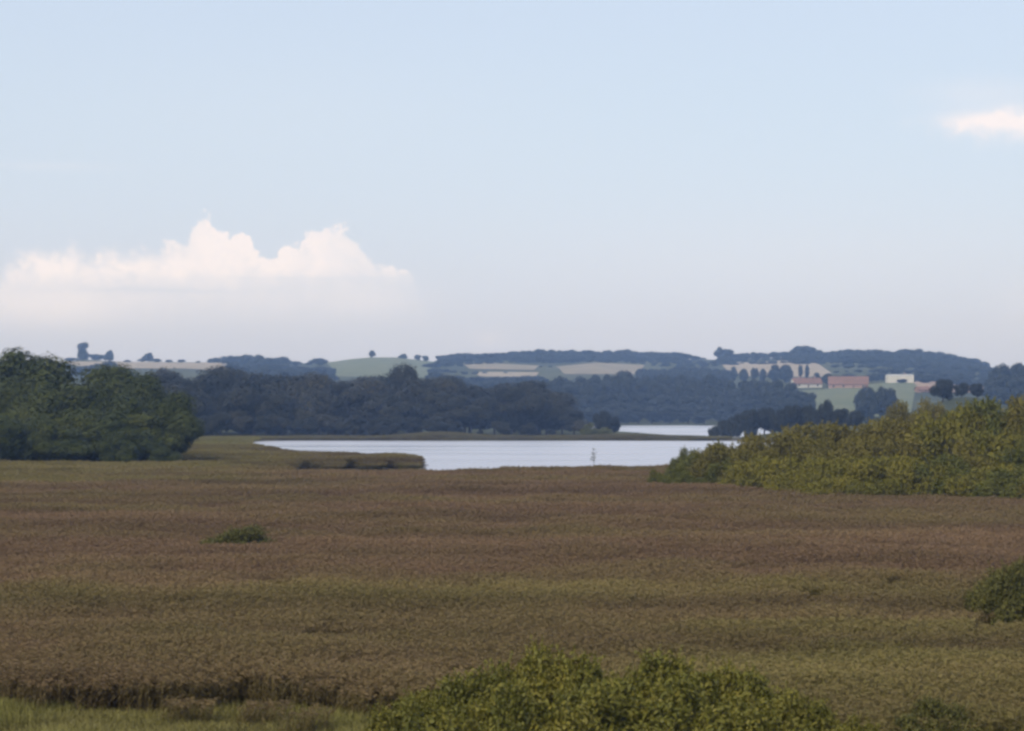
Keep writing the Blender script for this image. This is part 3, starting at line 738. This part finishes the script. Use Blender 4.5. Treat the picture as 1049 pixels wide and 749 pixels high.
def scatter(name, tree, nsrc, X, Y, Z, sxy, sz, green, label, cat, seed=0, rotj=.5, stand=1.0):
    r = RS(seed); n = len(X)
    me = bpy.data.meshes.new(name); me.vertices.add(n)
    me.vertices.foreach_set('co', np.stack([X, Y, Z], 1).astype(np.float32).ravel())
    at = me.attributes.new('vid', 'INT', 'POINT'); at.data.foreach_set('value', r.randint(0, nsrc, n).astype(np.int32))
    at = me.attributes.new('scl', 'FLOAT_VECTOR', 'POINT'); at.data.foreach_set('vector', np.stack([sxy, sxy, sz], 1).astype(np.float32).ravel())
    at = me.attributes.new('rot', 'FLOAT', 'POINT'); at.data.foreach_set('value', (r.normal(size=n) * rotj).astype(np.float32))
    at = me.attributes.new('green', 'FLOAT', 'POINT'); at.data.foreach_set('value', np.clip(green, 0, 1).astype(np.float32))
    at = me.attributes.new('stand', 'FLOAT', 'POINT'); at.data.foreach_set('value', np.broadcast_to(stand, n).astype(np.float32).copy())
    o = link(name, me); md = o.modifiers.new('scatter', 'NODES'); md.node_group = tree
    return tag(o, label, cat, kind='stuff')

def edge_near(px):   # front edge of the tall reeds
    return np.interp(px, [-100, 20, 60, 250, 480, 700, 880, 1000, 1150], [75, 72, 71, 69.5, 68, 63, 60, 60.5, 61])

def points(y0, y1, dens, seed, margin=18.):
    """jittered points, spacing growing with distance"""
    r = RS(seed); xs, ys = [], []
    Y = y0
    while Y < y1:
        s = dens * (1 + max(0, Y - 80) / 260)
        hw = .2217 * Y + margin
        n = int(2 * hw / s)
        xs.append(np.linspace(-hw, hw, n) + r.uniform(-.5, .5, n) * s); ys.append(Y + r.uniform(-.5, .5, n) * s)
        Y += s
    return np.concatenate(xs), np.concatenate(ys)

# main bed
X, Y = points(54, 330, .66, 1)
px = X / Y * F + CX
py = HY + 8 / Y * F
far_edge = np.interp(px, [-200, 215, 290, 300, 430, 432, 500, 560, 640, 680, 760, 1200], [330, 326, 300, 284, 284, 283, 291, 300, 310, 312, 320, 320])
en = edge_near(px) + (N2.fbm(X / 3, Y / 3) - .5) * 6
keep = ((Y > en) | ((Y > en - 6) & (RS(77).rand(len(Y)) < .035))) & (Y < far_edge)
# hollows where the reeds lie flat: (px, py, half widths)
low_ = np.ones(len(X)); rh = RS(91)
for hx, hy, a, b in [(rh.uniform(0, 1049), yy_, rh.uniform(10, 34), 1.0 + (yy_ - 490) / 75.) for yy_ in rh.uniform(495, 690, 46)] + [(284, 593, 24, 4), (432, 601, 16, 3), (345, 637, 22, 4), (175, 612, 40, 2.5), (600, 527, 30, 1.5), (830, 605, 26, 3), (1010, 628, 40, 4), (560, 497, 34, 1), (245, 504, 30, 1.2), (180, 655, 26, 2.5), (750, 520, 50, 1.3), (120, 540, 60, 1.2), (900, 555, 50, 1.5), (820, 660, 40, 3), (650, 608, 30, 2.5), (250, 551, 36, 3), (1034, 626, 44, 5)]:
    e = ((px - hx) / a) ** 2 + ((py - hy) / b) ** 2
    low_ = np.where(e < 1 + (N3.v(X * 1.3, Y * 1.3) - .5) * 1.2, .66, low_)
low_ = low_[keep]; X, Y, px, py, en = X[keep], Y[keep], px[keep], py[keep], en[keep]
big = N1.fbm(X / 34 + 3, Y / 15 + 8, 3); drift = N3.fbm(X / 26 + 50, Y / 8 + 20, 3); fine = N2.fbm(X / 4, Y / 6, 3)
band = np.interp(py, [476, 486, 500, 560, 592, 604, 632, 652, 690, 700, 760], [.30, .22, .06, .02, .10, .60, .68, .34, .26, .35, .6])
band = band + np.where(py < 492, .6 * smooth(340, 200, px), 0)
band = band + np.where(py > 630, .35, 0) * smooth(560, 860, px)
green = band + (big - .5) * 1.3 + (fine - .5) * .6
sz = 1 + (fine - .5) * .45 + (N3.fbm(X / 14, Y / 9, 3) - .5) * .4
sxy = (1 + np.maximum(0, Y - 80) / 260) * 1.0
sz = sz * np.where(Y < en, .68, .88 + .12 * smooth(0, 2.5, Y - en))
scatter('reeds', G_REED, len(REED), X, Y, ground_z(X, Y), sxy, np.clip(sz * low_, .45, 1.3), green, 'wide bed of brown flowering reeds in front of the lake', 'reed bed', 5, stand=np.clip(1 + (drift - .5) * .8, .65, 1.3))

# grass in front of the reeds
X, Y = points(50, 76, .5, 2, 14.)
px = X / Y * F + CX
keep = Y < edge_near(px) + 1.0
X, Y, px = X[keep], Y[keep], px[keep]
fine = N2.fbm(X / 2.5 + 40, Y / 2.5, 3)
scatter('grass', G_GRASS, len(GRASS), X, Y, ground_z(X, Y), np.full(len(X), 1.0), .68 + (fine - .5) * .8, .75 + (fine - .5) * .9, 'yellow green marsh grass in front of the reeds', 'grass', 6, 3.1)

# reed spit reaching into the lake
r = RS(12)
n = 7500
px = r.uniform(196, 431, n); Y = r.uniform(300, 475, n)
nearL = np.interp(px, LX, LN)
keep = (Y < nearL + 2) & (Y > np.interp(px, [196, 286, 300, 431], [318, 310, 344, 346]) + (N1.fbm(px / 14, Y * 0, 3) - .5) * 30)
px, Y = px[keep], Y[keep]; X = px2x(px, Y)
f2 = N2.fbm(X / 9, Y / 9, 3)
fe = np.interp(px, [196, 286, 300, 431], [318, 310, 344, 346])
scatter('reed_spit', G_REED, len(REED), X, Y, ground_z(X, Y), np.full(len(X), 1.9), (1.0 + (f2 - .5) * .4) * np.where(px > 285, .5 + .5 * smooth(-4, 9, Y - fe), 1), .6 + (f2 - .5) * 1.2 + .3 * smooth(320, 230, px), 'low spit of reeds reaching into the lake at left', 'reed spit', 7, stand=np.clip(.78 + (f2 - .5) * .9, .5, 1.1))

# grassy banks beyond the lake
n = 9000
px = np.concatenate([r.uniform(190, 745, n), r.uniform(185, 262, 2500)]); Y = np.concatenate([r.uniform(646, 700, n), r.uniform(440, 650, 2500)])
X = px2x(px, Y); z = ground_z(X, Y)
keep = z > .02
px, X, Y, z = px[keep], X[keep], Y[keep], z[keep]
f2 = N2.fbm(X / 12, Y / 12, 3)
hump = 1.2 * np.exp(-((px - 450) / 38) ** 2) + .5 * np.exp(-((px - 640) / 30) ** 2)
scatter('bank_grass', G_GRASS, len(GRASS), X, Y, z, np.full(len(X), 2.6), np.where(Y < 640, 1.0, .45) + hump * 1.1 + (f2 - .5) * .5, np.where(Y < 640, .7, .45) + (f2 - .5) * .8, 'pale olive grass along the far bank of the lake', 'bank grass', 8, 3.1, stand=np.where(Y < 640, .8, .62) + (f2 - .5) * .5)

# ------------------------------------------------------------------ haze
v, q = box_faces(-2100, 2100, -90, 4300, -4, 140)
hz = link('haze', raw_mesh('haze', v, q, []))
tag(hz, 'thin blue haze over the whole view', 'haze', kind='stuff')
m, nt, out = new_mat('haze_air')
pv = nt.nodes.new('ShaderNodeVolumePrincipled')
pv.inputs['Color'].default_value = (.36, .56, 1.0, 1); pv.inputs['Density'].default_value = 1.7e-4
pv.inputs['Absorption Color'].default_value = (1, 1, 1, 1)
pv.inputs['Anisotropy'].default_value = 0.0
nt.links.new(pv.outputs[0], out.inputs['Volume']); hz.data.materials.append(m)

# ------------------------------------------------------------------ sky, sun, camera
SUN_EL, SUN_AZ = 47.0, 218.0      # azimuth from +Y towards +X: behind the viewer, to the left
w = bpy.data.worlds.new('World'); sc.world = w; w.use_nodes = True
nt = w.node_tree; N, L = nt.nodes, nt.links
for n_ in list(N): N.remove(n_)
out = N.new('ShaderNodeOutputWorld'); bg = N.new('ShaderNodeBackground'); L.new(bg.outputs[0], out.inputs[0])
sky = N.new('ShaderNodeTexSky'); sky.sky_type = 'NISHITA'; sky.sun_disc = False
sky.sun_elevation = R(SUN_EL); sky.sun_rotation = R(SUN_AZ)
sky.air_density = 1.0; sky.dust_density = 2.5; sky.ozone_density = 1.5; sky.altitude = 20
bg.inputs['Strength'].default_value = .094
def mth(op, a, b=None, c=None, clamp=False):
    n_ = N.new('ShaderNodeMath'); n_.operation = op; n_.use_clamp = clamp
    for i, v_ in enumerate((a, b, c)):
        if v_ is None: continue
        if isinstance(v_, (int, float)): n_.inputs[i].default_value = v_
        else: L.new(v_, n_.inputs[i])
    return n_.outputs[0]
tc = N.new('ShaderNodeTexCoord'); sx_ = N.new('ShaderNodeSeparateXYZ'); L.new(tc.outputs['Generated'], sx_.inputs[0])
dx, dy, dz = sx_.outputs
az = mth('ARCTAN2', dx, dy)                       # 0 = +Y
el = mth('ARCSINE', dz)
U0 = mth('MULTIPLY_ADD', az, F, CX); V0 = mth('MULTIPLY', el, F)     # in 1/2366 rad
def noise(scale, detail=4, rough=.55, off=0., sy=1.):
    c = N.new('ShaderNodeCombineXYZ'); L.new(mth('MULTIPLY', U0, scale), c.inputs[0]); L.new(mth('MULTIPLY', V0, scale * sy), c.inputs[1]); c.inputs[2].default_value = off
    n_ = N.new('ShaderNodeTexNoise'); n_.inputs['Scale'].default_value = 1; n_.inputs['Detail'].default_value = detail; n_.inputs['Roughness'].default_value = rough
    L.new(c.outputs[0], n_.inputs['Vector']); return n_.outputs[0]
def sstep(x, a, b):
    n_ = N.new('ShaderNodeMapRange'); n_.interpolation_type = 'SMOOTHSTEP'
    n_.inputs['From Min'].default_value = a; n_.inputs['From Max'].default_value = b
    L.new(x, n_.inputs['Value']); return n_.outputs[0]
nA = noise(.045, 5, .6, 1.3); nB = noise(.02, 4, .5, 7.7); nC = noise(.11, 3, .5, 3.1)
dn = mth('SUBTRACT', nA, .5); dm = mth('SUBTRACT', nC, .5)
U1 = mth('ADD', U0, mth('MULTIPLY_ADD', mth('SUBTRACT', nB, .5), 9, mth('MULTIPLY', dm, 7)))
fc = N.new('ShaderNodeFloatCurve'); cm = fc.mapping; cv = cm.curves[0]
prof = [(-200, 110), (-60, 118), (0, 128), (25, 150), (60, 160), (110, 158), (160, 160), (190, 166), (199, 180), (205, 191), (213, 191), (221, 181), (230, 174), (241, 176), (252, 170), (263, 157), (273, 147), (281, 150), (290, 158), (302, 163), (314, 173), (328, 181), (345, 182), (358, 179), (368, 168), (378, 152), (388, 143), (405, 138), (418, 134), (432, 112), (450, 60), (480, 20)]
xs0, xs1 = -200., 480.
pts = [((a - xs0) / (xs1 - xs0), b / 220.) for a, b in prof]
cv.points[0].location = pts[0]; cv.points[1].location = pts[-1]
for p_ in pts[1:-1]: cv.points.new(*p_)
for p_ in cv.points: p_.handle_type = 'AUTO_CLAMPED'
cm.update()
L.new(mth('MULTIPLY_ADD', U1, 1 / (xs1 - xs0), -xs0 / (xs1 - xs0), clamp=True), fc.inputs['Value'])
def billow(scale, off):
    c_ = N.new('ShaderNodeCombineXYZ'); L.new(mth('MULTIPLY', mth('MULTIPLY_ADD', dn, 14., U0), scale), c_.inputs[0]); L.new(mth('MULTIPLY', mth('MULTIPLY_ADD', dm, 10., V0), scale), c_.inputs[1]); c_.inputs[2].default_value = off
    v_ = N.new('ShaderNodeTexVoronoi'); v_.feature = 'SMOOTH_F1'; v_.inputs['Scale'].default_value = 1; v_.inputs['Smoothness'].default_value = .35
    L.new(c_.outputs[0], v_.inputs['Vector']); return mth('SUBTRACT', .45, v_.outputs['Distance'])
b1 = billow(.055, 2.2); b2 = billow(.13, 5.5)
top = mth('ADD', mth('MULTIPLY_ADD', b1, 17., mth('MULTIPLY', b2, 8.)), mth('MULTIPLY_ADD', fc.outputs[0], 220., mth('MULTIPLY_ADD', dn, 22, mth('MULTIPLY', dm, 10))))
depth = mth('SUBTRACT', top, V0)
body = sstep(depth, -3, 5)
soft = sstep(depth, -8, 26)
crisp = sstep(U0, 130, 230)                       # the left part of the bank is softer
body = mth('ADD', mth('MULTIPLY', body, crisp), mth('MULTIPLY', soft, mth('SUBTRACT', 1., crisp)))
low = mth('MULTIPLY', sstep(V0, 60, 138), mth('MULTIPLY_ADD', sstep(U0, 440, 250), .8, .2))                          # thins downwards into the haze
low2 = sstep(mth('MULTIPLY_ADD', dn, 16, V0), 120, 142)                        # flat base of the towers
dens = mth('MULTIPLY', body, mth('MULTIPLY_ADD', low2, .46, mth('MULTIPLY', low, .56)))
tex = mth('ADD', mth('MULTIPLY_ADD', nA, .7, mth('MULTIPLY_ADD', nC, .35, .46)), mth('MULTIPLY_ADD', b1, .28, mth('MULTIPLY', b2, .16)))
dens = mth('MULTIPLY', dens, tex, clamp=True)
left = sstep(U0, -420, -120); dens = mth('MULTIPLY', dens, left)
# streak under the towers
def blob(u, v, su, sv, amp, du=0.):
    a = mth('MULTIPLY', mth('SUBTRACT', mth('MULTIPLY_ADD', dn, du, U0), u), 1 / su); b = mth('MULTIPLY', mth('SUBTRACT', mth('MULTIPLY_ADD', dn, du * .25, V0), v), 1 / sv)
    r2 = mth('ADD', mth('MULTIPLY', a, a), mth('MULTIPLY', b, b))
    return mth('MULTIPLY', mth('EXPONENT', mth('MULTIPLY', r2, -1.)), amp)
for args in [(1002, 284, 42, 9, .8, 90), (1045, 280, 52, 15, .75, 90), (1000, 312, 60, 14, .2, 60), (500, 68, 16, 8, .14, 20), (60, 239, 60, 4, .12, 20), (1060, 100, 40, 26, .14, 30), (60, 98, 75, 20, .34, 50), (385, 108, 55, 18, .20, 40), (800, 150, 260, 40, .06, 60), (300, 300, 240, 60, .05, 60)]:
    dens = mth('ADD', dens, blob(*args))
dens = mth('MINIMUM', dens, 1.)
streak = blob(165, 116, 90, 3.0, .5, 30); streak2 = blob(330, 129, 90, 2.2, .32, 20)
dens = mth('MULTIPLY', dens, mth('SUBTRACT', 1., mth('ADD', streak, streak2)))
# sky colour: the physical sky, evened by thin high veil
veil = N.new('ShaderNodeMix'); veil.data_type = 'RGBA'; veil.inputs['Factor'].default_value = .55
L.new(sky.outputs[0], veil.inputs['A']); veil.inputs['B'].default_value = (5.4, 5.9, 6.9, 1)
lowsky = N.new('ShaderNodeMix'); lowsky.data_type = 'RGBA'; L.new(sstep(V0, 330, 20), lowsky.inputs['Factor']); lowsky.inputs['A'].default_value = (5.4, 5.9, 6.9, 1); lowsky.inputs['B'].default_value = (5.8, 5.95, 7.7, 1); L.new(lowsky.outputs['Result'], veil.inputs['B'])
mixc = N.new('ShaderNodeMix'); mixc.data_type = 'RGBA'
L.new(dens, mixc.inputs['Factor']); L.new(veil.outputs['Result'], mixc.inputs['A']); mixc.inputs['B'].default_value = (6.6, 6.1, 6.15, 1)
L.new(mixc.outputs['Result'], bg.inputs['Color'])

sd = bpy.data.lights.new('sun', 'SUN'); sd.energy = 1.5; sd.angle = R(10); sd.color = (1, .91, .76)
so = link('sun', sd)
dvec = Vector((math.sin(R(SUN_AZ)) * math.cos(R(SUN_EL)), math.cos(R(SUN_AZ)) * math.cos(R(SUN_EL)), math.sin(R(SUN_EL))))
so.rotation_euler = dvec.to_track_quat('Z', 'Y').to_euler(); so.location = (-30, -40, 60)

cam = bpy.data.cameras.new('camera'); co = link('camera', cam); sc.camera = co
cam.sensor_width = 36; cam.lens = 36 * F / 1049.0; cam.sensor_fit = 'HORIZONTAL'
co.location = (0, 0, EYE); co.rotation_euler = (R(90), 0, 0)
cam.shift_y = (HY - 374.5) / 1049.0
cam.clip_start = .5; cam.clip_end = 20000

sc.view_settings.view_transform = 'Standard'; sc.view_settings.look = 'None'
sc.view_settings.exposure = .69; sc.view_settings.gamma = 1; sc.view_settings.use_curve_mapping = False
sc.render.engine = 'CYCLES'
c = sc.cycles
c.use_denoising = True
c.max_bounces = 6; c.diffuse_bounces = 3; c.glossy_bounces = 2; c.transmission_bounces = 3; c.volume_bounces = 2; c.transparent_max_bounces = 4
c.pixel_filter_type = 'BLACKMAN_HARRIS'; c.filter_width = 2.8
c.sample_clamp_indirect = 8
